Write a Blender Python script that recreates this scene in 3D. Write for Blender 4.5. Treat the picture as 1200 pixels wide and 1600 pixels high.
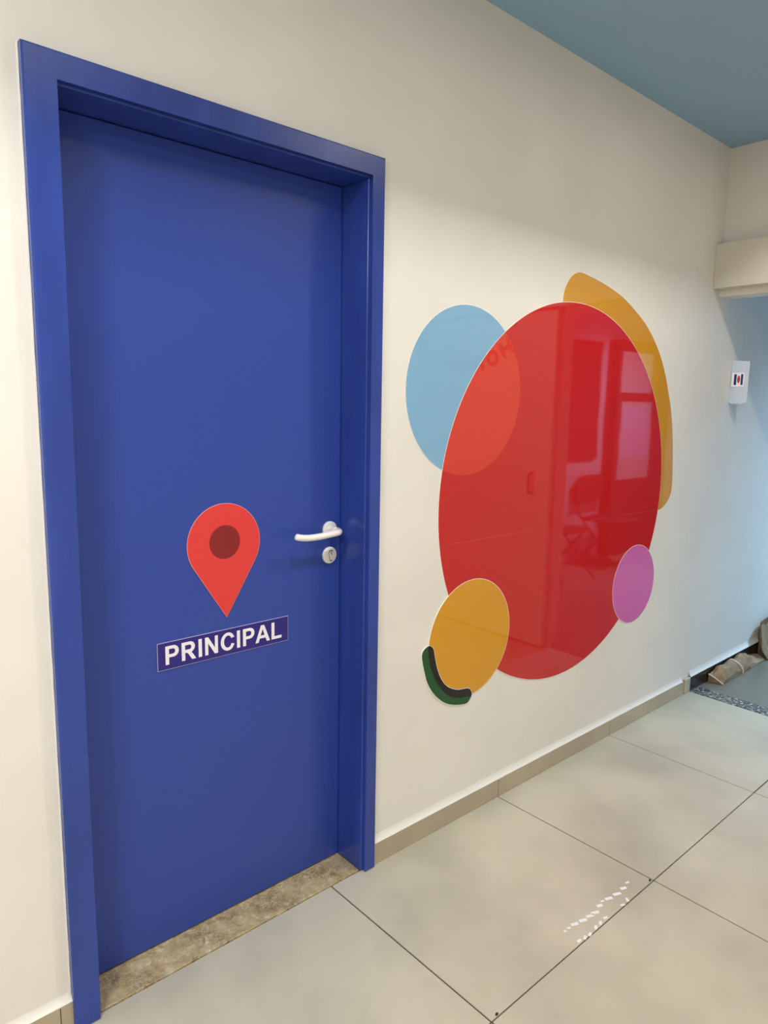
import bpy, bmesh, math, random
from mathutils import Vector, Matrix, noise as mnoise
for o in list(bpy.data.objects): bpy.data.objects.remove(o, do_unlink=True)
S = bpy.context.scene
C = S.collection
random.seed(7)
def lin(c): return tuple(((v/255)/12.92 if v/255 <= .04045 else ((v/255+.055)/1.055)**2.4) for v in c)

# ------------------------------------------------------------------ camera
YAW, PITCH, ROLL = 0.728486, -0.148902, 0.016305
EYE = Vector((-0.44438, -1.58198, 1.48083))
fw = Vector((math.sin(YAW)*math.cos(PITCH), math.cos(YAW)*math.cos(PITCH), math.sin(PITCH)))
r0 = Vector((math.cos(YAW), -math.sin(YAW), 0)); u0 = r0.cross(fw)
rt = r0*math.cos(ROLL)+u0*math.sin(ROLL); up = u0*math.cos(ROLL)-r0*math.sin(ROLL)
cd = bpy.data.cameras.new('camera'); cam = bpy.data.objects.new('camera', cd); C.objects.link(cam)
cd.lens = 1095.757*36/1600; cd.sensor_width = 36; cd.clip_start = .02
M = Matrix((rt, up, -fw)).transposed().to_4x4(); M.translation = EYE; cam.matrix_world = M
S.camera = cam

# ------------------------------------------------------------------ world, light levels, exposure
wd = bpy.data.worlds.new('world'); S.world = wd; wd.use_nodes = True
wd.node_tree.nodes['Background'].inputs[0].default_value = (.8, .85, 1, 1)
wd.node_tree.nodes['Background'].inputs[1].default_value = .05
DOWNLIGHT_W, DOWNLIGHT2_W, PANEL_W, NEAR_W, COOL_W = 14, 18, 40, 17, 100
S.cycles.caustics_reflective = False; S.cycles.caustics_refractive = False
WARM, WARM2, COOL = (1, .975, .945), (1, .97, .93), (.40, .69, 1)
S.view_settings.view_transform = 'Standard'; S.view_settings.look = 'None'
S.view_settings.exposure = 0.24; S.view_settings.gamma = 1; S.view_settings.use_curve_mapping = False

# ------------------------------------------------------------------ materials
def nd(nt, t, **k):
    n = nt.nodes.new(t)
    for a, b in k.items():
        if a in n.inputs.keys(): n.inputs[a].default_value = b
        else: setattr(n, a, b)
    return n
def mat(name, rgb, rough=.5, spec=.5, metal=0, var=0, vscale=6, bump=0, bscale=40, bdist=.001, detail=3, rvar=0, stretch=None, rgb2=None, ramp=(.4, .65), coat=0):
    m = bpy.data.materials.new(name); m.use_nodes = True; nt = m.node_tree; b = nt.nodes['Principled BSDF']
    b.inputs['Base Color'].default_value = (*lin(rgb), 1); b.inputs['Roughness'].default_value = rough
    b.inputs['Specular IOR Level'].default_value = spec; b.inputs['Metallic'].default_value = metal
    b.inputs['Coat Weight'].default_value = coat; b.inputs['Coat Roughness'].default_value = .05
    g = nd(nt, 'ShaderNodeNewGeometry'); vec = g.outputs['Position']
    if stretch:
        mp = nd(nt, 'ShaderNodeMapping'); mp.inputs['Scale'].default_value = stretch
        nt.links.new(vec, mp.inputs['Vector']); vec = mp.outputs[0]
    if var or rgb2:
        n = nd(nt, 'ShaderNodeTexNoise', Scale=vscale, Detail=detail); nt.links.new(vec, n.inputs['Vector'])
        c = nd(nt, 'ShaderNodeValToRGB'); nt.links.new(n.outputs['Fac'], c.inputs[0])
        a, z = c.color_ramp.elements; a.position, z.position = ramp
        o = rgb2 or tuple(max(0, v*(1-var)) for v in rgb)
        a.color = (*lin(o), 1); z.color = (*lin(rgb), 1); nt.links.new(c.outputs[0], b.inputs['Base Color'])
        if rvar:
            mr = nd(nt, 'ShaderNodeMapRange'); mr.inputs[3].default_value = rough+rvar; mr.inputs[4].default_value = rough-rvar
            nt.links.new(n.outputs['Fac'], mr.inputs[0]); nt.links.new(mr.outputs[0], b.inputs['Roughness'])
    if bump:
        n2 = nd(nt, 'ShaderNodeTexNoise', Scale=bscale, Detail=2.0); nt.links.new(vec, n2.inputs['Vector'])
        bp = nd(nt, 'ShaderNodeBump', Strength=bump, Distance=bdist)
        nt.links.new(n2.outputs['Fac'], bp.inputs['Height']); nt.links.new(bp.outputs[0], b.inputs['Normal'])
        if coat: nt.links.new(bp.outputs[0], b.inputs['Coat Normal'])
    return m
def emit(name, rgb, s):
    m = bpy.data.materials.new(name); m.use_nodes = True; b = m.node_tree.nodes['Principled BSDF']
    b.inputs['Base Color'].default_value = (.9, .9, .9, 1); b.inputs['Emission Color'].default_value = (*rgb, 1); b.inputs['Emission Strength'].default_value = s
    return m
WALL = mat('wall_paint', (242, 237, 228), .55, .3, var=.02, vscale=2.5, bump=.35, bscale=9, bdist=.004)
WALLT = mat('plaster_fillet', (244, 240, 232), .5, .4, bump=.6, bscale=60, bdist=.003)
CEIL = mat('ceiling_blue_paint', (150, 186, 216), .6, .3, bump=.2, bscale=5, bdist=.004)
BLUE = mat('navy_enamel', (50, 74, 162), .36, .5, bump=.18, bscale=6, bdist=.0010, stretch=(9, 9, 1.2))
BLUEF = mat('navy_enamel_frame', (50, 74, 162), .24, .5, bump=.4, bscale=7, bdist=.0012, stretch=(5, 5, 1), var=.08, vscale=3)
CAULK = mat('white_caulk', (246, 243, 234), .5, .4, bump=.8, bscale=90, bdist=.002)
WHITEP = mat('white_plastic', (247, 243, 236), .28, .5)
BLACK = mat('dark_slot', (25, 22, 25), .5)
STEEL = mat('keyway_metal', (150, 145, 140), .35, .5, metal=.9)
TILE = mat('porcelain_tile', (208, 200, 178), .30, .45, var=.12, vscale=2.1, rvar=.05, detail=5, ramp=(.33, .6), bump=.12, bscale=3, bdist=.001)
GROUT = mat('dark_grout', (84, 74, 58), .9, .2)
BBT = mat('baseboard_tile', (190, 175, 150), .3, .5, var=.05, vscale=5)
GREYT = mat('grey_floor', (130, 125, 110), .3, .5, var=.06, vscale=2)
DARKSK = mat('black_granite_skirting', (38, 36, 36), .25, .5, var=.3, vscale=150)
ANNEXW = mat('annex_pale_blue_paint', (172, 178, 186), .55, .3, bump=.3, bscale=9, bdist=.004)
TRIMW = mat('cream_trim', (222, 216, 200), .45, .4)
BAG = mat('kraft_paper', (168, 140, 108), .75, .25, var=.14, vscale=25, bump=.5, bscale=30, bdist=.004)
BAGD = mat('kraft_paper_inside', (120, 98, 74), .8, .2, var=.12, vscale=25)
STRING = mat('white_string', (238, 232, 220), .7)
PAPER = mat('white_paper', (240, 240, 240), .6)
CARD = mat('card_backlight_tint', (210, 222, 238), .55)  # cool light shining through the thin card is put into its colour
PAPER2 = mat('grey_white_paper', (172, 166, 166), .6)
NAVYP = mat('navy_print', (28, 36, 110), .5); REDP = mat('red_print', (190, 58, 48), .5)
VINYL = dict(rough=.035, spec=.55, bump=1, bscale=3.2, bdist=.0004)
VRED = mat('red_vinyl', (204, 33, 34), **VINYL); VREDL = mat('light_red_vinyl', (220, 62, 48), **VINYL)
VBLUE = mat('sky_blue_vinyl', (134, 182, 216), **VINYL); VAMB = mat('amber_vinyl', (216, 152, 38), **VINYL)
VORA = mat('orange_vinyl', (224, 158, 40), **VINYL); VPINK = mat('pink_vinyl', (220, 108, 182), **VINYL)
VGRN = mat('green_vinyl', (14, 82, 40), **VINYL); VDRK = mat('blackish_green_vinyl', (6, 12, 6), **VINYL)
VWHT = mat('white_vinyl_edge', (250, 247, 238), .4)
VSEAM = mat('seam_edge', (222, 92, 80), .3)
PINR = mat('red_sign_film', (230, 64, 62), .3); PIND = mat('dark_red_sign_film', (140, 34, 36), .35); PINE = mat('pale_sign_edge', (240, 170, 170), .4)
PURP = mat('purple_sign_film', (46, 34, 128), .3); SIGNW = mat('white_sign_lettering', (250, 246, 248), .4); SIGNE = mat('sign_pale_edge', (196, 190, 222), .4)
FLECK = mat('white_fleck', (250, 250, 248), .15, .6)
BAFFLE = mat('lamp_baffle', (232, 230, 224), .6)
DIFF = emit('lamp_diffuser', WARM, 4); DIFC = emit('cool_lamp_diffuser', COOL, 4)
CHAIRP = mat('dark_chair_plastic', (60, 50, 48), .4); CHAIRM = mat('dark_chair_tube', (50, 48, 48), .35, metal=.5)
BOARD = mat('dark_board', (52, 48, 50), .4); LOCK = mat('dark_locker', (58, 46, 48), .35)
POST = mat('poster_print', (182, 170, 205), .5, rgb2=(200, 176, 198), vscale=9)
GARL = mat('red_foil_letter', (150, 30, 34), .35)
def granite(name, cols, scale, rough=.2):
    m = bpy.data.materials.new(name); m.use_nodes = True; nt = m.node_tree; b = nt.nodes['Principled BSDF']; b.inputs['Roughness'].default_value = rough
    g = nd(nt, 'ShaderNodeNewGeometry'); n = nd(nt, 'ShaderNodeTexNoise', Scale=scale, Detail=5.0, Roughness=.7, Distortion=.6); nt.links.new(g.outputs['Position'], n.inputs['Vector'])
    c = nd(nt, 'ShaderNodeValToRGB'); nt.links.new(n.outputs['Fac'], c.inputs[0]); e = c.color_ramp.elements
    while len(e) < len(cols): e.new(.5)
    for el, (p, col) in zip(e, cols): el.position = p; el.color = (*lin(col), 1)
    nt.links.new(c.outputs[0], b.inputs['Base Color']); return m
GRAN = granite('speckled_granite', [(.36, (20, 20, 22)), (.47, (52, 52, 52)), (.55, (150, 148, 140)), (.68, (215, 212, 200))], 70)
def stone_sill():
    m = granite('ochre_granite', [(.26, (146, 118, 76)), (.40, (186, 162, 118)), (.56, (204, 184, 142)), (.72, (236, 224, 192))], 34, .3); nt = m.node_tree; b = nt.nodes['Principled BSDF']
    old = b.inputs['Base Color'].links[0].from_socket; g = nd(nt, 'ShaderNodeNewGeometry')
    mp = nd(nt, 'ShaderNodeMapping'); mp.inputs['Scale'].default_value = (1, 2.2, 1); mp.inputs['Rotation'].default_value = (0, 0, .5); nt.links.new(g.outputs['Position'], mp.inputs['Vector'])
    v = nd(nt, 'ShaderNodeTexNoise', Scale=24.0, Detail=7.0, Roughness=.75, Distortion=2.2); nt.links.new(mp.outputs[0], v.inputs['Vector'])
    a = nd(nt, 'ShaderNodeMath', operation='SUBTRACT'); a.inputs[1].default_value = .5; nt.links.new(v.outputs['Fac'], a.inputs[0])
    ab = nd(nt, 'ShaderNodeMath', operation='ABSOLUTE'); nt.links.new(a.outputs[0], ab.inputs[0])
    mr = nd(nt, 'ShaderNodeMapRange'); mr.inputs[1].default_value = .0; mr.inputs[2].default_value = .035; mr.inputs[3].default_value = 1; mr.inputs[4].default_value = 0; nt.links.new(ab.outputs[0], mr.inputs[0])
    w2 = nd(nt, 'ShaderNodeTexNoise', Scale=9.0, Detail=3.0); nt.links.new(g.outputs['Position'], w2.inputs['Vector'])
    m2 = nd(nt, 'ShaderNodeMapRange'); m2.inputs[1].default_value = .42; m2.inputs[2].default_value = .56; nt.links.new(w2.outputs['Fac'], m2.inputs[0])
    mu = nd(nt, 'ShaderNodeMath', operation='MULTIPLY'); nt.links.new(mr.outputs[0], mu.inputs[0]); nt.links.new(m2.outputs[0], mu.inputs[1])
    mx = nd(nt, 'ShaderNodeMix', data_type='RGBA'); nt.links.new(mu.outputs[0], mx.inputs[0])
    nt.links.new(old, mx.inputs[6]); mx.inputs[7].default_value = (*lin((62, 50, 36)), 1); nt.links.new(mx.outputs[2], b.inputs['Base Color']); return m
THRESH = stone_sill()

# ------------------------------------------------------------------ builders
WLOC = {}
def tag(o, label=None, cat=None, group=None, kind=None):
    for k, v in (('label', label), ('category', cat), ('group', group), ('kind', kind)):
        if v: o[k] = v
    return o
def place(o, loc, parent):
    loc = Vector(loc); C.objects.link(o); WLOC[o.name] = loc
    if parent: o.parent = parent; o.location = loc-WLOC[parent.name]
    else: o.location = loc
    return o
def empty(name, loc, parent=None):
    o = bpy.data.objects.new(name, None); o.empty_display_size = .05
    return place(o, loc, parent)
def build(name, bm, m, parent=None, smooth=False, ang=40):
    bmesh.ops.recalc_face_normals(bm, faces=bm.faces)
    vs = [v.co for v in bm.verts]
    lo = Vector([min(v[i] for v in vs) for i in range(3)]); hi = Vector([max(v[i] for v in vs) for i in range(3)])
    c = Vector(((lo.x+hi.x)/2, (lo.y+hi.y)/2, lo.z)); bmesh.ops.translate(bm, verts=bm.verts, vec=-c)
    me = bpy.data.meshes.new(name); bm.to_mesh(me); bm.free(); me.materials.append(m)
    if smooth:
        for p in me.polygons: p.use_smooth = True
        me.set_sharp_from_angle(angle=math.radians(ang))
    return place(bpy.data.objects.new(name, me), c, parent)
def abox(bm, a, b, bev=0, seg=2):
    t = bmesh.new(); r = bmesh.ops.create_cube(t, size=1)
    for v in t.verts: v.co = Vector([(a[i]+b[i])/2+v.co[i]*(b[i]-a[i]) for i in range(3)])
    if bev: bmesh.ops.bevel(t, geom=list(t.edges), offset=bev, segments=seg, profile=.6, affect='EDGES')
    me = bpy.data.meshes.new('t'); t.to_mesh(me); t.free(); bm.from_mesh(me); bpy.data.meshes.remove(me); return bm
def box(name, a, b, m, parent=None, bev=0, seg=2):
    return build(name, abox(bmesh.new(), a, b, bev, seg), m, parent)
def boxes(name, L, m, parent=None):
    bm = bmesh.new()
    for a, b in L: abox(bm, a, b)
    return build(name, bm, m, parent)
def tube(bm, pts, rad, n=14, caps=True):
    pts = [Vector(p) for p in pts]; rings = []; rad = rad if isinstance(rad, (list, tuple)) else [rad]*len(pts)
    nrm = None
    for i, p in enumerate(pts):
        t = (pts[min(i+1, len(pts)-1)]-pts[max(i-1, 0)]).normalized()
        if nrm is None: nrm = t.orthogonal().normalized()
        nrm = (nrm-t*nrm.dot(t)).normalized(); bn = t.cross(nrm)
        rings.append([bm.verts.new(p+(nrm*math.cos(2*math.pi*k/n)+bn*math.sin(2*math.pi*k/n))*rad[i]) for k in range(n)])
    for a, b in zip(rings, rings[1:]):
        for k in range(n): bm.faces.new((a[k], a[(k+1) % n], b[(k+1) % n], b[k]))
    if caps: bm.faces.new(rings[0]); bm.faces.new(rings[-1])
    return bm
def spline(P, sub=6, closed=True):
    n = len(P); out = []
    for i in range(n if closed else n-1):
        g = lambda k: Vector(P[(i+k) % n]) if closed else Vector(P[min(max(i+k, 0), n-1)])
        a, b, c, d = g(-1), g(0), g(1), g(2)
        for s in range(sub):
            t = s/sub; out.append(.5*((2*b)+(c-a)*t+(2*a-5*b+4*c-d)*t*t+(3*b-a-3*c+d)*t**3))
    if not closed: out.append(Vector(P[-1]))
    return [tuple(p) for p in out]
def ell(cx, cz, rx, rz, n=96): return [(cx+rx*math.cos(2*math.pi*k/n), cz+rz*math.sin(2*math.pi*k/n)) for k in range(n)]
def grow(P, d):
    n = len(P); A = sum(P[i][0]*P[(i+1) % n][1]-P[(i+1) % n][0]*P[i][1] for i in range(n)); s = 1 if A > 0 else -1; out = []
    for i in range(n):
        t = Vector(P[(i+1) % n])-Vector(P[i-1]); t.normalize(); out.append((P[i][0]+s*t.y*d, P[i][1]-s*t.x*d))
    return out
def plate(name, P, y0, y1, m, parent=None):
    # P outline in wall coordinates (x, z); y1 < y0 is the face towards the room
    bm = bmesh.new(); f = [bm.verts.new((x, y1, z)) for x, z in P]; b = [bm.verts.new((x, y0, z)) for x, z in P]; n = len(P)
    ff = bm.faces.new(f); bf = bm.faces.new(b)
    for i in range(n): bm.faces.new((f[i], f[(i+1) % n], b[(i+1) % n], b[i]))
    bmesh.ops.triangulate(bm, faces=[ff, bf]); return build(name, bm, m, parent)
def area(name, loc, size, w, col, parent, rot=(0, 0, 0), spread=math.pi):
    l = bpy.data.lights.new(name, 'AREA'); l.size = size; l.energy = w; l.color = col; l.spread = spread
    o = bpy.data.objects.new(name, l); o.rotation_euler = rot; return place(o, loc, parent)
# ------------------------------------------------------------------ dimensions (metres; wall face y = 0, room towards -y)
XL, XR, XO, HI, HO, YL = .062, .884, .935, 2.1083, 2.1675, .109
HC, XP, PT = 2.728, 3.155, .115
WT = .17; X0, X9, YF = -4.0, 7.6, -3.2
st = dict(kind='structure')

# ------------------------------------------------------------------ room shell
tag(boxes('wall_back', [((X0, 0, -.02), (XL-.034, WT, 2.9)), ((XL-.034, 0, HI+.034), (XR+.034, WT, 2.9)), ((XR+.034, 0, -.02), (X9, WT, 2.9))], WALL),
    'off-white painted wall with the blue door and the coloured circles', **st)
tag(box('wall_behind_door', (XL-.2, WT, -.02), (XR+.2, WT+.05, 2.4), WALL), 'wall closing the doorway behind the blue door', **st)
tag(box('wall_left', (X0-.15, YF, 0), (X0, 0, 2.9), WALL), 'off-white wall at the near end of the corridor', **st)
tag(box('wall_front', (X0, YF-.15, 0), (XP, YF, 2.9), WALL), 'off-white wall across the corridor from the blue door', **st)
tag(boxes('wall_right', [((XP, YF, 0), (XP+PT, -.9, HC)), ((XP, -.9, 2.042), (XP+PT, 0, HC))], WALL), 'off-white lintel wall above the passage to the next room', **st)
tag(box('wall_annex_front', (XP+PT, -2.4, 0), (X9, -2.25, 2.75), ANNEXW), 'pale wall of the next room behind the folding chairs', **st)
tag(box('wall_annex_right', (X9, -2.4, 0), (X9+.15, 0, 2.75), ANNEXW), 'pale far end wall of the next room', **st)
tag(box('ceiling_annex', (XP+PT, -2.4, 2.70), (X9, 0, 2.75), CEIL), 'blue ceiling of the next room', **st)
# ceiling with the square opening of the recessed lamp
LX0, LX1, LY0, LY1 = -.45, 3.10, -1.50, -.85
tag(boxes('ceiling', [((X0, YF, HC), (LX0, 0, HC+.03)), ((LX1, YF, HC), (XP+PT, 0, HC+.03)), ((LX0, YF, HC), (LX1, LY0, HC+.03)), ((LX0, LY1, HC), (LX1, 0, HC+.03))], CEIL),
    'flat ceiling painted muted grey blue', **st)

# floor: grout bed with every tile a piece of its own
fl = tag(box('floor', (X0, YF, -.05), (XP+.015, 0.0, -.003), GROUT), 'beige polished porcelain tile floor with thin dark joints', **st)
G = .0022; JX, JY = 1.572, -.6435; proto = {}
xs = [JX+.8*k for k in range(-7, 3)]; ys = [0.0, JY]+[JY-.8*k for k in range(1, 5)]
for i in range(len(xs)):
    xa = xs[i]; xb = min(xs[i]+.8, XP+.015)
    for j in range(len(ys)-1):
        yb, ya = ys[j], max(ys[j+1], YF)
        if xb-xa < .02 or yb-ya < .02 or xb < X0: continue
        xa2 = max(xa, X0)
        key = (round(xb-xa2, 3), round(yb-ya, 3)); c = Vector(((xa2+xb)/2, (ya+yb)/2, -.012))
        if key in proto: place(bpy.data.objects.new('tile', proto[key]), c, fl)
        else: proto[key] = box('tile', (xa2+G, ya+G, -.012), (xb-G, yb-(G if j else 0), 0), TILE, fl, bev=.0012, seg=1).data
tag(box('floor_annex', (XP+PT, -2.25, -.05), (X9, 0, 0), GREYT), 'dark grey floor of the next room', **st)
tag(box('trim_1', (XP+.017, -.9, -.05), (XP+PT, 0, .001), GRAN, bev=.001), 'black and white speckled granite strip across the passage', **st)
tag(box('trim_2', (XL, .001, -.05), (XR, .15, .004), THRESH, bev=.002), 'ochre granite threshold under the blue door', **st)

# skirting
def fillet(name, xa, xb, zt, parent, y=-.011, h=.020):
    bm = bmesh.new(); n = max(2, int((xb-xa)/.025)); rows = []
    for i in range(n+1):
        x = xa+(xb-xa)*i/n; j = mnoise.noise(Vector((x*9, zt, 0)))*.0025; k = mnoise.noise(Vector((x*23, 4, 0)))*.0012
        rows.append([bm.verts.new((x, y+.0015, zt-.004+k)), bm.verts.new((x, y, zt+k)), bm.verts.new((x, y*.62, zt+h*.22+j*.6)), bm.verts.new((x, y*.28, zt+h*.55+j)), bm.verts.new((x, y*.07, zt+h*.95+j)), bm.verts.new((x, .0005, zt+h*1.35+j*2))])
    for a, b in zip(rows, rows[1:]):
        for q in range(5): bm.faces.new((a[q], a[q+1], b[q+1], b[q]))
    return build(name, bm, WALLT, parent, True)
HB = .0745
bb = tag(empty('baseboard_right', (XO, -.005, 0)), 'beige tile baseboard to the right of the blue door', **st)
for xa, xb in ((XO+.001, JX-.0015), (JX+.0015, JX+.8-.0015), (JX+.8015, JX+1.10), (JX+1.1015, 3.097)):
    box('baseboard_tile', (xa, -.0105, .0005), (xb, -.0005, HB-(.002 if xa > 2.6 else 0)), BBT, bb, bev=.0008, seg=1)
box('end_piece', (3.110, -.0145, .0005), (3.168, -.0005, HB+.006), mat('pale_end_tile', (196, 184, 160), .4, bump=.6, bscale=70, bdist=.003), bb, bev=.003, seg=1)
box('joint_filler', (3.097, -.004, .0005), (3.110, -.0005, HB-.004), BAGD, bb)
fillet('plaster_bead', XO+.001, 3.085, HB, bb)
b2 = tag(empty('baseboard_left', (-.5, -.005, 0)), 'beige tile baseboard to the left of the blue door', **st)
for xa, xb in ((-.0295, -.001), (-.8295, -.0315), (-1.63, -.832)): box('baseboard_tile', (xa, -.0105, .0005), (xb, -.0005, .080), BBT, b2, bev=.0008, seg=1)
fillet('plaster_bead', -1.63, -.001, .080, b2, h=.017)
b3 = tag(empty('baseboard_annex', (4.5, -.005, 0)), 'black skirting along the wall of the next room', **st)
box('skirting', (3.17, -.012, .0005), (X9, -.0005, .080), DARKSK, b3, bev=.001, seg=1); fillet('plaster_bead', 3.17, X9, .080, b3, y=-.013, h=.026)

# ------------------------------------------------------------------ blue door
d = tag(empty('door_1', ((XL+XR)/2, .05, 0)), 'navy blue painted door with matching blue frame', **st)
PR = .020
E8 = .009
def casing():
    XC = -.003; P = [(XC, .001), (XL-.005, .001), (XL-.005, HI+E8), (XR+E8, HI+E8), (XR+E8, .001), (XO, .001), (XO, HO), (XC, HO)]
    bm = bmesh.new(); f = [bm.verts.new((x, -PR, z)) for x, z in P]; r = [bm.verts.new((x, 0, z)) for x, z in P]; n = len(P)
    bm.faces.new(f); bm.faces.new(r)
    for i in range(n): bm.faces.new((f[i], f[(i+1) % n], r[(i+1) % n], r[i]))
    ed = [e for e in bm.edges if all(v.co.y < -PR+1e-6 for v in e.verts)]+[e for e in bm.edges if all(v.co.z < .01 for v in e.verts)]
    bmesh.ops.bevel(bm, geom=list(set(ed)), offset=.004, segments=3, profile=.5, affect='EDGES'); return build('casing', bm, BLUEF, d)
casing()
for n, a, b in (('jamb_left', (XL-.034, -.007, .004), (XL, .165, HI)), ('jamb_right', (XR, -.007, .004), (XR+.034, .165, HI)), ('jamb_top', (XL-.034, -.007, HI), (XR+.034, .165, HI+.034))):
    box(n, a, b, BLUEF, d, bev=.0035, seg=3)
leaf = box('door_leaf', (XL+.0025, YL, .009), (XR-.0025, YL+.038, HI-.0025), BLUE, d, bev=.0015)
def bead(name, P, w=.0035):
    bm = bmesh.new(); tube(bm, P, w, 6); return build(name, bm, CAULK, d, True)
def wav(a, b, n, amp): return [tuple(Vector(a).lerp(Vector(b), i/n)+Vector((mnoise.noise(Vector((i*.9, 1, a[0])))*amp, 0, mnoise.noise(Vector((i*.9, 7, a[2])))*amp))) for i in range(n+1)]
bead('caulk_bead', wav((-.0042, -.0004, .10), (-.0042, -.0004, HO), 60, .001), .0022); bead('caulk_bead', wav((XO+.001, -.0008, .08), (XO+.001, -.0008, HO), 60, .001), .003)
bead('caulk_bead', wav((-.003, -.0008, HO+.001), (XO, -.0008, HO+.001), 40, .001), .003)
# lever handle and key rose, white
def disc(name, cx, cz, y0, y1, r, m, parent, dome=.003, n=40):
    bm = bmesh.new(); prof = [(r, y0), (r, y1+dome), (r*.93, y1+dome*.3), (r*.80, y1), (0, y1)]; rings = []
    for rr, y in prof[:-1]: rings.append([bm.verts.new((cx+rr*math.cos(2*math.pi*k/n), y, cz+rr*math.sin(2*math.pi*k/n))) for k in range(n)])
    for a, b in zip(rings, rings[1:]):
        for k in range(n): bm.faces.new((a[k], a[(k+1) % n], b[(k+1) % n], b[k]))
    bm.faces.new(rings[-1]); bm.faces.new(rings[0]); return build(name, bm, m, parent, True)
hd = empty('lever_handle', (.84, YL, 1.107), d)
disc('rose', .84, 1.107, YL, YL-.009, .0255, WHITEP, hd)
bm = bmesh.new(); tube(bm, [(.84, YL-.008, 1.107), (.84, YL-.016, 1.107), (.84, YL-.030, 1.107)], [.0135, .0125, .0115], 20); build('neck', bm, WHITEP, hd, True)
lp = spline([(.846, YL-.022, 1.107), (.845, YL-.042, 1.107), (.832, YL-.056, 1.106), (.800, YL-.060, 1.1045), (.760, YL-.060, 1.102), (.722, YL-.058, 1.1015), (.694, YL-.054, 1.105), (.680, YL-.050, 1.1095)], 6, False)
rr = [.0098]*len(lp); rr[0] = .009
for k, q in ((-1, .0035), (-2, .0072), (-3, .0090)): rr[k] = q
bm = bmesh.new(); tube(bm, lp, rr, 20); build('lever', bm, WHITEP, hd, True)
kr = empty('key_rose', (.84, YL, 1.027), d)
disc('rose', .84, 1.027, YL, YL-.008, .026, WHITEP, kr)
def euro(s): return [(.842+s*x, 1.027+s*z) for x, z in [(.0085*math.cos(t), .0065+.0085*math.sin(t)) for t in [math.pi*k/10-.5 for k in range(14)]]+[(-.0048, -.014), (-.003, -.0165), (.003, -.0165), (.0048, -.014)]]
plate('cylinder_gap', euro(1.12), YL-.008, YL-.0084, BLACK, kr); plate('cylinder', euro(.92), YL-.008, YL-.0095, WHITEP, kr)
plate('keyway', [(.8405, 1.029), (.8435, 1.029), (.8435, 1.039), (.8405, 1.039)], YL-.0095, YL-.0098, BLACK, kr)

# ------------------------------------------------------------------ signs on the door
def teardrop(cx, cz, r, zt, xt):
    dx, dz = xt-cx, zt-cz; L = math.hypot(dx, dz); a = math.atan2(dz, dx); b = math.acos(r/L); P = [(xt, zt)]
    n = 60; t0 = a+b; t1 = a-b+2*math.pi
    return P+[(cx+r*math.cos(t0+(t1-t0)*k/n), cz+r*math.sin(t0+(t1-t0)*k/n)) for k in range(n+1)]
pin = tag(empty('map_pin_sign', (.483, YL-.001, .896)), 'red map pin sign with dark red dot on the blue door', 'sign')
TD = teardrop(.4825, 1.1055, .1105, .896, .485)
plate('pin_plate', TD, YL-.0004, YL-.0026, PINE, pin); plate('pin_face', grow(TD, -.0012), YL-.0026, YL-.0030, PINR, pin)
plate('centre_dot', ell(.4825, 1.1095, .0465, .0465, 64), YL-.0030, YL-.0034, PIND, pin)
ns = tag(empty('name_sign', (.4845, YL-.001, .788)), 'purple rectangular door sign reading PRINCIPAL in white capitals', 'sign')
x0, x1, z0, z1 = .282, .687, .788, .863
plate('sign_plate', [(x0, z0), (x1, z0), (x1, z1), (x0, z1)], YL-.0004, YL-.0026, SIGNE, ns); plate('sign_face', [(x0+.0012, z0+.0012), (x1-.0012, z0+.0012), (x1-.0012, z1-.0012), (x0+.0012, z1-.0012)], YL-.0026, YL-.0029, PURP, ns)
# bold grotesque capitals: outlines in em units, holes as second contours
def arc(cx, cy, rx, ry, a0, a1, n=14): return [(cx+rx*math.cos(math.radians(a0+(a1-a0)*k/n)), cy+ry*math.sin(math.radians(a0+(a1-a0)*k/n))) for k in range(n+1)]
H = .716
PB = [(.073, 0), (.218, 0), (.218, .27), (.34, .27)]+arc(.40, .493, .222, .223, -90, 90)+[(.073, H)]
PH = [(.218, .391), (.36, .391)]+arc(.385, .493, .087, .102, -80, 80)+[(.36, .595), (.218, .595)]
RB = [(.073, 0), (.218, 0), (.218, .299), (.262, .299), (.315, .28), (.365, .22), (.505, 0), (.678, 0), (.585, .15), (.53, .235), (.475, .285), (.52, .305)]+arc(.42, .507, .215, .209, -58, 90)+[(.073, H)]
RH = [(.218, .413), (.38, .413)]+arc(.40, .504, .083, .091, -85, 85)+[(.38, .595), (.218, .595)]
IB = [(.068, 0), (.213, 0), (.213, H), (.068, H)]
NB = [(.073, 0), (.207, 0), (.207, .467), (.496, 0), (.641, 0), (.641, H), (.507, H), (.507, .238), (.214, H), (.073, H)]
co = arc(.375, .358, .328, .370, 42, 318, 36); ci = arc(.375, .358, .180, .247, -36, -324, 36)
CB = arc(.375, .358, .326, .370, 36, 312, 40)+[(.675, .222), (.531, .264)]+arc(.377, .358, .180, .247, -42, -318, 36)[1:]+[(.530, .488)]
CB = [(.672, .505)]+arc(.375, .358, .328, .370, 40, 322, 44)[2:-2]+[(.671, .219), (.531, .263)]+arc(.374, .358, .180, .247, -36, -324, 36)[1:-1]+[(.527, .474)]
AB = [(.718, 0), (.561, 0), (.498, .163), (.212, .163), (.152, 0), (-.001, 0), (.279, H), (.432, H)]
AH = [(.452, .283), (.354, .549), (.257, .283)]
LB = [(.077, 0), (.582, 0), (.582, .121), (.221, .121), (.221, H), (.077, H)]
FONT = {'P': (.667, PB, PH), 'R': (.722, RB, RH), 'I': (.278, IB), 'N': (.722, NB), 'C': (.722, CB), 'A': (.722, AB, AH), 'L': (.611, LB)}
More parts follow.
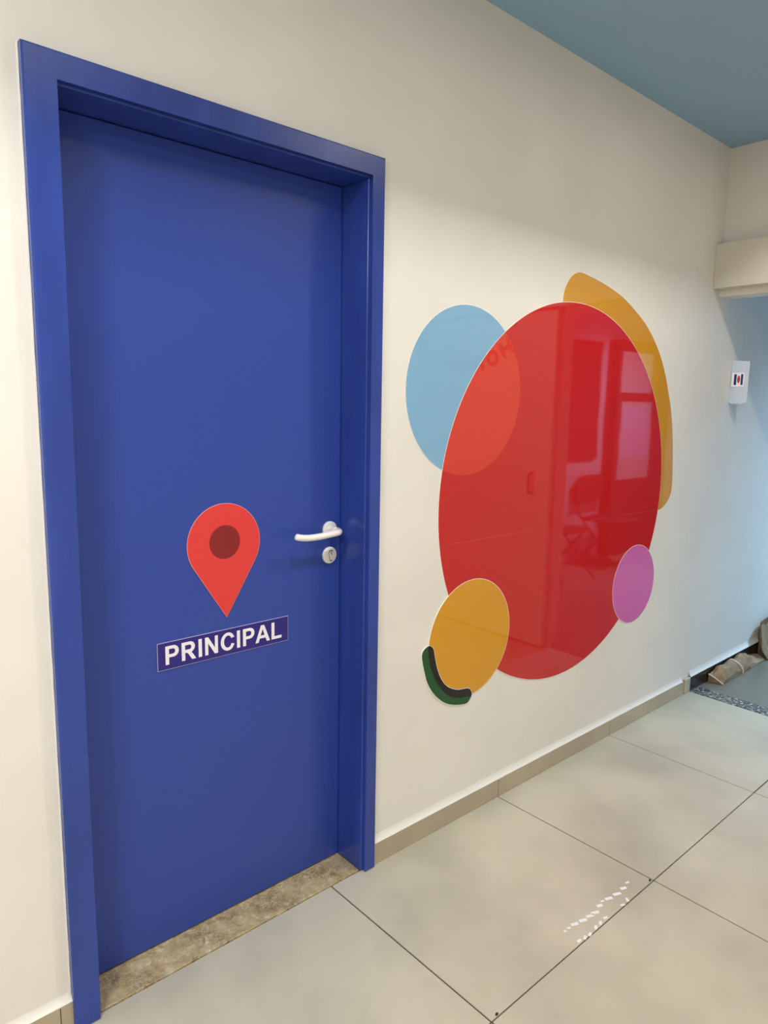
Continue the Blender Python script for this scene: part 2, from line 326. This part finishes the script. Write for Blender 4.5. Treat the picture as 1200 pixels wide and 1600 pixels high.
def lettering(name, text, xs_, zb, em, y, m, parent, sx=1, font=FONT):
    cu = bpy.data.curves.new(name, 'CURVE'); cu.dimensions = '2D'; cu.fill_mode = 'BOTH'; cu.extrude = .0003; x = xs_
    for ch in text:
        for poly in font[ch][1:]:
            s = cu.splines.new('POLY'); s.points.add(len(poly)-1); s.use_cyclic_u = True
            for p, (a, b) in zip(s.points, poly): p.co = (x+a*em*sx, b*em, 0, 1)
        x += font[ch][0]*em*sx
    t = bpy.data.objects.new('tmp', cu); me = bpy.data.meshes.new_from_object(t); bpy.data.objects.remove(t); bpy.data.curves.remove(cu)
    for v in me.vertices: v.co = Vector((v.co.x, y-v.co.z, zb+v.co.y))
    bm = bmesh.new(); bm.from_mesh(me); bpy.data.meshes.remove(me); return build(name, bm, m, parent)
lettering('lettering', 'PRINCIPAL', .2985, .8015, .0702, YL-.0031, SIGNW, ns, sx=.969)

# ------------------------------------------------------------------ coloured vinyl shapes on the wall
AMBER =[ (1.8462,1.8733),(1.8469,1.9103),(1.8604,1.9418),(1.8866,1.9728),(1.9186,1.9909),(1.9480,1.9976),(1.9830,1.9961),(2.0603,1.9855),(2.1459,1.9703),(2.2566,1.9431),(2.3650,1.8995),(2.4816,1.8384),(2.5850,1.7529),(2.6581,1.6611),(2.7075,1.5707),(2.7437,1.4982),(2.7718,1.4093),(2.7936,1.3097),(2.8065,1.2179),(2.8138,1.1488),(2.8086,1.0932),(2.7766,1.0538),(2.7286,1.0269),(2.6827,1.0247),(2.6288,1.0623),(2.5735,1.1991),(2.4987,1.4026),(2.3652,1.6211),(2.1699,1.7667),(1.9801,1.8131),(1.8827,1.8397) ]
GREEN =[ (1.1758,0.6905),(1.1535,0.6826),(1.1438,0.6663),(1.1474,0.6394),(1.1588,0.5992),(1.1728,0.5618),(1.1999,0.5204),(1.2381,0.4831),(1.2764,0.4586),(1.3213,0.4422),(1.3723,0.4329),(1.3918,0.4425),(1.4024,0.4598),(1.3926,0.4806),(1.3750,0.4894),(1.3240,0.4977),(1.2737,0.5221),(1.2402,0.5580),(1.2176,0.6038),(1.2055,0.6444),(1.1965,0.6767) ]
DARK =[ (1.1783,0.6909),(1.1965,0.6767),(1.2055,0.6444),(1.2176,0.6038),(1.2402,0.5580),(1.2737,0.5221),(1.3240,0.4977),(1.3750,0.4894),(1.3926,0.4806),(1.4022,0.4628),(1.3946,0.4551),(1.3594,0.4599),(1.3201,0.4678),(1.2697,0.4950),(1.2251,0.5406),(1.1917,0.5994),(1.1775,0.6435),(1.1720,0.6807) ]
SEAM =[ (1.2127,1.0264),(1.4905,1.0278),(1.8261,1.0284),(2.1572,1.0273),(2.6889,1.0242) ]

CR = (1.9525, 1.1417, .747, .743); CB_ = (1.3276, 1.535, .2805, .2775)
def decal(name, P, lvl, m, label, border=.0018):
    y = -.0012-.0009*lvl
    e = tag(empty(name, (sum(p[0] for p in P)/len(P), -.001, min(p[1] for p in P))), label, 'decal', 'coloured vinyl shapes on the wall')
    plate('white_border', grow(P, border), 0-.0002, y+.0004, VWHT, e); f = plate('vinyl_face', P, y+.0004, y, m, e); return e, y
decal('wall_decal', spline(AMBER, 5), 0, VAMB, 'amber curved vinyl shape behind the upper right of the red circle')
decal('wall_decal', ell(*CB_), 0, VBLUE, 'light blue vinyl circle partly under the big red circle')
RP = ell(*CR, 160); BP = ell(*CB_, 160)
er, yr = decal('wall_decal', RP, 1, VRED, 'big glossy red vinyl circle in the middle of the wall')
ins = lambda p, c: ((p[0]-c[0])/c[2])**2+((p[1]-c[1])/c[3])**2 < 1
ov = [p for p in RP if ins(p, CB_)]+[p for p in BP if ins(p, CR)]
mx, mz = sum(p[0] for p in ov)/len(ov), sum(p[1] for p in ov)/len(ov); ov.sort(key=lambda p: math.atan2(p[1]-mz, p[0]-mx))
tag(plate('overlap_print', ov, yr, yr-.0002, VREDL, er), 'lighter red lens where the blue circle lies under the red')
bm = bmesh.new(); sp = spline(SEAM, 8, False); q = [[bm.verts.new((x, yr-dy, z+dz)) for dy, dz in ((.0001, -.0009), (.0006, 0), (.0001, .0009))] for x, z in sp]
for a, b in zip(q, q[1:]):
    for k in range(2): bm.faces.new((a[k], a[k+1], b[k+1], b[k]))
build('sheet_seam', bm, VRED, er)
decal('wall_decal', ell(1.3895, .6737, .2135, .2125), 2, VORA, 'orange vinyl circle at the lower left of the red circle')
eg, yg = decal('wall_decal', spline(GREEN, 6), 3, VGRN, 'dark green vinyl arc hugging the bottom of the orange circle')
tag(plate('overlap_print', spline(DARK, 6), yg, yg-.0002, VDRK, eg), 'nearly black band where the green arc crosses the orange circle')
decal('wall_decal', ell(2.5152, .6927, .1825, .181), 2, VPINK, 'pink vinyl circle at the lower right of the red circle')

# ------------------------------------------------------------------ passage: door-track box, sliding door, lettering, granite
tag(box('trim_3', (3.080, -2.3, 2.072), (XP, -.0005, 2.280), TRIMW, bev=.003), 'cream boxed track cover on the lintel above the passage', **st)
sd = tag(box('door_2', (3.100, -2.12, .012), (3.140, -.9, 2.066), TRIMW, bev=.002), 'cream sliding door pushed open beside the passage', **st)
bm = bmesh.new(); tube(bm, spline([(3.100, -1.03, .97), (3.07, -1.03, .972), (3.066, -1.03, 1.0), (3.066, -1.03, 1.06), (3.07, -1.03, 1.092), (3.100, -1.03, 1.094)], 4, False), .007, 10); build('pull_handle', bm, CHAIRM, sd, True)
hh = [(0, 0), (.15, 0), (.15, .29), (.45, .29), (.45, 0), (.6, 0), (.6, .72), (.45, .72), (.45, .43), (.15, .43), (.15, .72), (0, .72)]
F2 = {'H': (.7, hh), 'O': (.7, arc(.32, .36, .33, .36, 0, 348, 28), arc(.32, .36, .17, .21, 0, 348, 28))}
for i, (ch, y, z, rot) in enumerate((('H', -1.25, 1.86, .5), ('O', -1.356, 1.80, .4), ('H', -1.487, 1.765, .15), ('O', -1.638, 1.77, -.05), ('H', -1.786, 1.815, -.2), ('O', -2.017, 1.885, -.3))):
    o = lettering('garland_letter', ch, 0, 0, .145, 0, GARL, None, font=F2)
    o.rotation_euler = (rot, 0, -math.pi/2); o.rotation_mode = 'XYZ'; o.location = (3.0975, y, z-.05)
    o.rotation_euler = (Matrix.Rotation(rot, 3, 'X') @ Matrix.Rotation(-math.pi/2, 3, 'Z')).to_euler()
    tag(o, ('first', 'second', 'third', 'fourth', 'fifth', 'last')[i]+' red foil letter of the HO HO HO garland on the sliding door', 'letter', 'letters of the garland')

# projecting card on the wall of the next room
pc = tag(empty('projecting_card', (3.37, -.045, 1.53)), 'small white card sticking out from the wall beyond the passage', 'sign')
bm = bmesh.new(); n = 8; g = []
for i in range(n+1):
    t = i/n; y = -.002-.088*t; bow = .006*math.sin(math.pi*t)
    g.append([(3.37-bow, y, 1.532+.000*t), (3.37-bow, y, 1.748-.008*t)])
fr = [[bm.verts.new(p) for p in r_] for r_ in g]; bk = [[bm.verts.new((p[0]+.003, p[1], p[2])) for p in r_] for r_ in g]
for a, b, c_, e_ in zip(fr, fr[1:], bk, bk[1:]):
    bm.faces.new((a[0], a[1], b[1], b[0])); bm.faces.new((c_[0], e_[0], e_[1], c_[1])); bm.faces.new((a[1], c_[1], e_[1], b[1])); bm.faces.new((a[0], b[0], e_[0], c_[0]))
bm.faces.new((fr[0][0], bk[0][0], bk[0][1], fr[0][1])); bm.faces.new((fr[-1][0], fr[-1][1], bk[-1][1], bk[-1][0]))
build('card', bm, CARD, pc, True)
box('label', (3.3615, -.074, 1.612), (3.3655, -.010, 1.684), mat('bright_label', (252, 252, 255), .5), pc)
box('print_bar', (3.3605, -.034, 1.622), (3.3616, -.022, 1.676), NAVYP, pc); box('print_bar', (3.3605, -.066, 1.622), (3.3616, -.056, 1.676), NAVYP, pc)
bm = bmesh.new(); P = [(3.3608, -.045+.007*math.cos(t), 1.650+.019*math.sin(t)) for t in [2*math.pi*k/20 for k in range(20)]]
a = [bm.verts.new(p) for p in P]; b = [bm.verts.new((p[0]+.0008, p[1], p[2])) for p in P]; bm.faces.new(a); bm.faces.new(b)
for k in range(20): bm.faces.new((a[k], a[(k+1) % 20], b[(k+1) % 20], b[k]))
build('print_mark', bm, REDP, pc)
box('lower_fold', (3.352, -.078, 1.526), (3.3555, -.016, 1.534), CARD, pc)

# paper bags on the grey floor
lb = tag(empty('paper_bag', (3.70, -.055, 0)), 'crumpled brown paper bag tied with white string lying by the skirting', 'bag')
ST = [(3.398, .046), (3.43, .062), (3.48, .080), (3.56, .070), (3.625, .078), (3.655, .066), (3.70, .068), (3.75, .080), (3.80, .074), (3.83, .066), (3.865, .037), (3.93, .035), (3.985, .030), (4.02, .012)]
bm = bmesh.new(); rings = []
for si, (x, h) in enumerate(ST):
    ring = []
    for k, (y, w_) in enumerate(((-.090, .002), (-.088, .32), (-.066, .80), (-.038, 1.0), (-.018, .82), (-.015, .002))):
        f_ = mnoise.noise(Vector((si*1.31, k*2.17, .5)))*(.010 if 0 < si < 13 and 0 < k < 5 else 0)
        ring.append(bm.verts.new((x-(.024*(k/5) if si == 0 else 0)+f_*.8, max(min(y+f_, -.014), -.093), .0015+w_*h+f_*.8)))
    if si == 0:
        for v_, q_ in zip(ring, ((3.399, -.092, .002), (3.397, -.078, .012), (3.391, -.058, .024), (3.386, -.038, .036), (3.379, -.018, .046), (3.388, -.015, .002))): v_.co = q_
    rings.append(ring)
for a, b in zip(rings, rings[1:]):
    for k in range(6): bm.faces.new((a[k], a[(k+1) % 6], b[(k+1) % 6], b[k]))
bm.faces.new(rings[0]); bm.faces.new(rings[-1]); bmesh.ops.triangulate(bm, faces=list(bm.faces)); build('bag_body', bm, BAG, lb)
bm = bmesh.new(); tube(bm, spline([(3.662, -.093, .004), (3.658, -.094, .024), (3.650, -.082, .050), (3.640, -.062, .066), (3.628, -.040, .080), (3.622, -.022, .066)], 5, False), .0035, 8); build('string', bm, STRING, lb, True)
bm = bmesh.new(); tube(bm, [(3.397, -.0935, .004), (3.394, -.074, .0165), (3.387, -.046, .0335), (3.377, -.018, .048)], .003, 6); build('white_rim', bm, STRING, lb, True)
sb = tag(empty('paper_bag', (4.06, -.10, 0)), 'open brown paper bag standing against the wall at the right edge', 'bag')
bm = bmesh.new()
fo = [(3.95, -.085, .069), (4.012, -.102, .002), (4.32, -.13, .002), (4.32, -.05, .235), (4.12, -.046, .212), (4.085, -.045, .200), (4.06, -.043, .214), (4.027, -.040, .212)]
bo = [(4.075, -.016, .080), (4.075, -.016, .002), (4.32, -.016, .002), (4.32, -.020, .235), (4.12, -.020, .215), (4.085, -.020, .212), (4.07, -.020, .213), (4.058, -.022, .205)]
F_ = [bm.verts.new(p) for p in fo]; B_ = [bm.verts.new(p) for p in bo]; n = len(fo)
bm.faces.new(F_); bm.faces.new(B_)
for i in range(n):
    if i not in (3, 4, 5, 6): bm.faces.new((F_[i], F_[(i+1) % n], B_[(i+1) % n], B_[i]))
bmesh.ops.triangulate(bm, faces=list(bm.faces)); build('bag_body', bm, BAG, sb)
bm = bmesh.new(); tube(bm, [(4.027, -.0405, .212), (4.06, -.0435, .214), (4.085, -.0455, .200), (4.12, -.0465, .212), (4.32, -.0505, .235)], .0022, 6); build('folded_rim', bm, BAGD, sb, True)

# small white flecks on the floor tile and chips in the joints
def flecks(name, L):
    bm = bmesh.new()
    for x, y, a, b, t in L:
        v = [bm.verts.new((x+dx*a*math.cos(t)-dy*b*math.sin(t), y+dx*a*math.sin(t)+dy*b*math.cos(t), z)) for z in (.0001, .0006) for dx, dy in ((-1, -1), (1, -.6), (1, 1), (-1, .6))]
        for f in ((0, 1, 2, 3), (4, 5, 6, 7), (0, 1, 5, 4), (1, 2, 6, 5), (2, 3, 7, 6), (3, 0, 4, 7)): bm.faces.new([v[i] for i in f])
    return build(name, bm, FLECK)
FLECK_ROW = flecks('white_flecks', [(1.1663,-0.5874,0.0040,0.0040,-0.50),(1.1855,-0.5874,0.0060,0.0040,-0.50),(1.2115,-0.5896,0.0120,0.0065,-0.50),(1.2436,-0.5967,0.0130,0.0065,-0.50),(1.2757,-0.5999,0.0130,0.0065,-0.50),(1.2992,-0.6025,0.0130,0.0065,-0.50),(1.3362,-0.5948,0.0100,0.0065,-0.50),(1.3596,-0.5893,0.0060,0.0040,-0.50),(1.3849,-0.5959,0.0130,0.0065,-0.50),(1.4228,-0.6019,0.0140,0.0065,-0.50),(1.4623,-0.6010,0.0110,0.0065,-0.50),(1.4965,-0.5948,0.0070,0.0040,-0.50),(1.1652,-0.6346,0.0080,0.0050,-0.17),(1.1883,-0.6385,0.0080,0.0050,0.26),(1.2102,-0.6411,0.0080,0.0050,0.02),(1.2473,-0.6368,0.0080,0.0050,0.35),(1.2732,-0.6355,0.0080,0.0050,0.38),(1.3035,-0.6340,0.0080,0.0050,-0.41),(1.3922,-0.6389,0.0080,0.0050,-0.48),(1.4234,-0.6361,0.0080,0.0050,0.67),])
tag(FLECK_ROW, 'broken row of shiny white flecks on a floor tile', 'residue', kind='stuff')
for lab, (x, y) in (('tiny dark chip in the tile joint near the white flecks', (JX-.012, JY+.006)), ('tiny dark chip in the tile joint at the bottom of the picture', (JX-.775, JY+.004))):
    bm = bmesh.new(); bmesh.ops.create_icosphere(bm, subdivisions=2, radius=.0042)
    for v in bm.verts: v.co = Vector((x+v.co.x*1.3+v.co.y*.3, y+v.co.y*.8, .0025+v.co.z*.45*(1+.4*mnoise.noise(v.co*300))))
    tag(build('joint_chip', bm, BLACK), lab, 'chip', 'dark chips in the tile joints')

# ------------------------------------------------------------------ next room as the glossy red circle mirrors it
def chair(x, y, label):
    t = tag(empty('folding_chair', (x, y, 0)), label, 'chair', 'folding chairs in the next room'); W = .235
    bm = abox(bmesh.new(), (x-.22, y-.19, .435), (x+.22, y+.23, .460), .010); build('seat', bm, CHAIRP, t, True)
    P = [(x-.235, .60), (x+.235, .60)]+[(x+.235*math.cos(q), .76+.115*math.sin(q)) if 0 else (x+.235*abs(math.cos(q))**.5*(1 if math.cos(q) > 0 else -1), .74+.12*math.sin(q)**.6) for q in [math.pi*k/14 for k in range(15)]]
    plate('backrest', P, y-.215, y-.235, CHAIRP, t)
    for s in (-1, 1):
        bm = bmesh.new(); tube(bm, [(x+s*W, y-.24, .80), (x+s*W, y-.20, .5), (x+s*W, y+.26, .012)], .012, 8); build('front_leg', bm, CHAIRM, t, True)
        bm = bmesh.new(); tube(bm, [(x+s*(W-.03), y+.16, .43), (x+s*(W-.03), y-.20, .012)], .012, 8); build('rear_leg', bm, CHAIRM, t, True)
    bm = bmesh.new(); tube(bm, [(x-W, y+.10, .145), (x+W, y+.10, .145)], .009, 8); build('stretcher', bm, CHAIRM, t, True)
chair(4.74, -1.96, 'dark folding chair nearer the passage, mirrored in the red circle'); chair(5.62, -1.96, 'dark folding chair farther from the passage, mirrored in the red circle')
nb = tag(empty('notice_board', (5.38, -2.24, 1.02)), 'dark framed board on the wall above the folding chairs', 'board')
box('panel', (5.03, -2.245, 1.04), (5.73, -2.235, 2.11), BOARD, nb)
for a, b in (((5.0, -2.2495, 1.02), (5.03, -2.225, 2.13)), ((5.73, -2.2495, 1.02), (5.76, -2.225, 2.13)), ((5.0, -2.2495, 2.11), (5.76, -2.225, 2.14)), ((5.0, -2.2495, 1.01), (5.76, -2.225, 1.04))): box('frame_rail', a, b, LOCK, nb, bev=.003)
lk = tag(empty('locker', (6.4, -2.1, 0)), 'tall dark locker with papers taped on it in the next room', 'locker')
box('body', (5.90, -2.249, .0), (7.0, -2.14, 2.17), LOCK, lk, bev=.004)
for xa in (5.905, 6.455): ld = box('door', (xa, -2.14, .08), (xa+.54, -2.125, 2.15), LOCK, lk, bev=.003); box('handle', (xa+.46, -2.1262, 1.0), (xa+.49, -2.1246, 1.12), STEEL, ld)
tag(box('paper_sheet', (5.97, -2.1245, 1.66), (6.55, -2.122, 2.06), PAPER2, bev=.0005), 'white paper sheet taped high on the dark locker', 'paper')
ps = tag(empty('poster', (6.30, -2.123, .79)), 'purple printed poster taped below the white sheet on the locker', 'poster')
box('sheet', (6.0, -2.1245, .79), (6.60, -2.122, 1.57), PAPER2, ps); box('print', (6.04, -2.122, 1.0), (6.52, -2.1212, 1.52), POST, ps)

# ------------------------------------------------------------------ lamps
la = tag(empty('recessed_lamp', (1.15, -1.17, HC)), 'long recessed ceiling lamp trough in front of the blue door', 'lamp')
boxes('housing', [((LX0-.02, LY0-.02, HC), (LX0, LY1+.02, 3.1)), ((LX1, LY0-.02, HC), (LX1+.02, LY1+.02, 3.1)), ((LX0, LY0-.02, HC), (LX1, LY0, 3.1)), ((LX0, LY1, HC), (LX1, LY1+.02, 3.1)), ((LX0-.02, LY0-.02, 3.1), (LX1+.02, LY1+.02, 3.12))], BAFFLE, la)
box('diffuser', (.23, -1.27, 3.04), (.37, -1.14, 3.06), DIFF, la)
area('lamp_light', (.30, -1.205, 3.03), .13, DOWNLIGHT_W, WARM, la)
box('diffuser', (1.93, -1.27, 3.04), (2.07, -1.14, 3.06), DIFF, la)
area('lamp_light', (2.0, -1.205, 3.03), .13, DOWNLIGHT2_W, WARM, la)
lbm = tag(empty('ceiling_lamp', (-1.8, -2.3, HC-.03)), 'flat square ceiling lamp behind and left of the camera', 'lamp')
box('lamp_body', (-1.97, -2.47, HC-.03), (-1.63, -2.13, HC), WHITEP, lbm, bev=.004); box('diffuser', (-1.95, -2.45, HC-.033), (-1.65, -2.15, HC-.030), DIFF, lbm)
area('lamp_light', (-1.8, -2.3, HC-.04), .3, PANEL_W, WARM2, lbm)
ln_ = tag(empty('ceiling_lamp', (-.95, -.95, HC-.03)), 'small flat ceiling lamp close to the wall left of the door', 'lamp')
box('lamp_body', (-1.06, -1.06, HC-.03), (-.84, -.84, HC), WHITEP, ln_, bev=.004); box('diffuser', (-1.04, -1.04, HC-.033), (-.86, -.86, HC-.030), DIFF, ln_)
area('lamp_light', (-.95, -.95, HC-.04), .18, NEAR_W, WARM2, ln_)
lc = tag(empty('ceiling_panel_lamp', (5.8, -1.1, 2.66)), 'cool white ceiling panel lamp of the next room', 'lamp')
box('lamp_body', (5.5, -1.4, 2.665), (6.1, -.8, 2.70), WHITEP, lc, bev=.004); box('diffuser', (5.52, -1.38, 2.661), (6.08, -.82, 2.665), DIFC, lc)
area('lamp_light', (5.8, -1.1, 2.655), .5, COOL_W, COOL, lc, spread=math.radians(138))
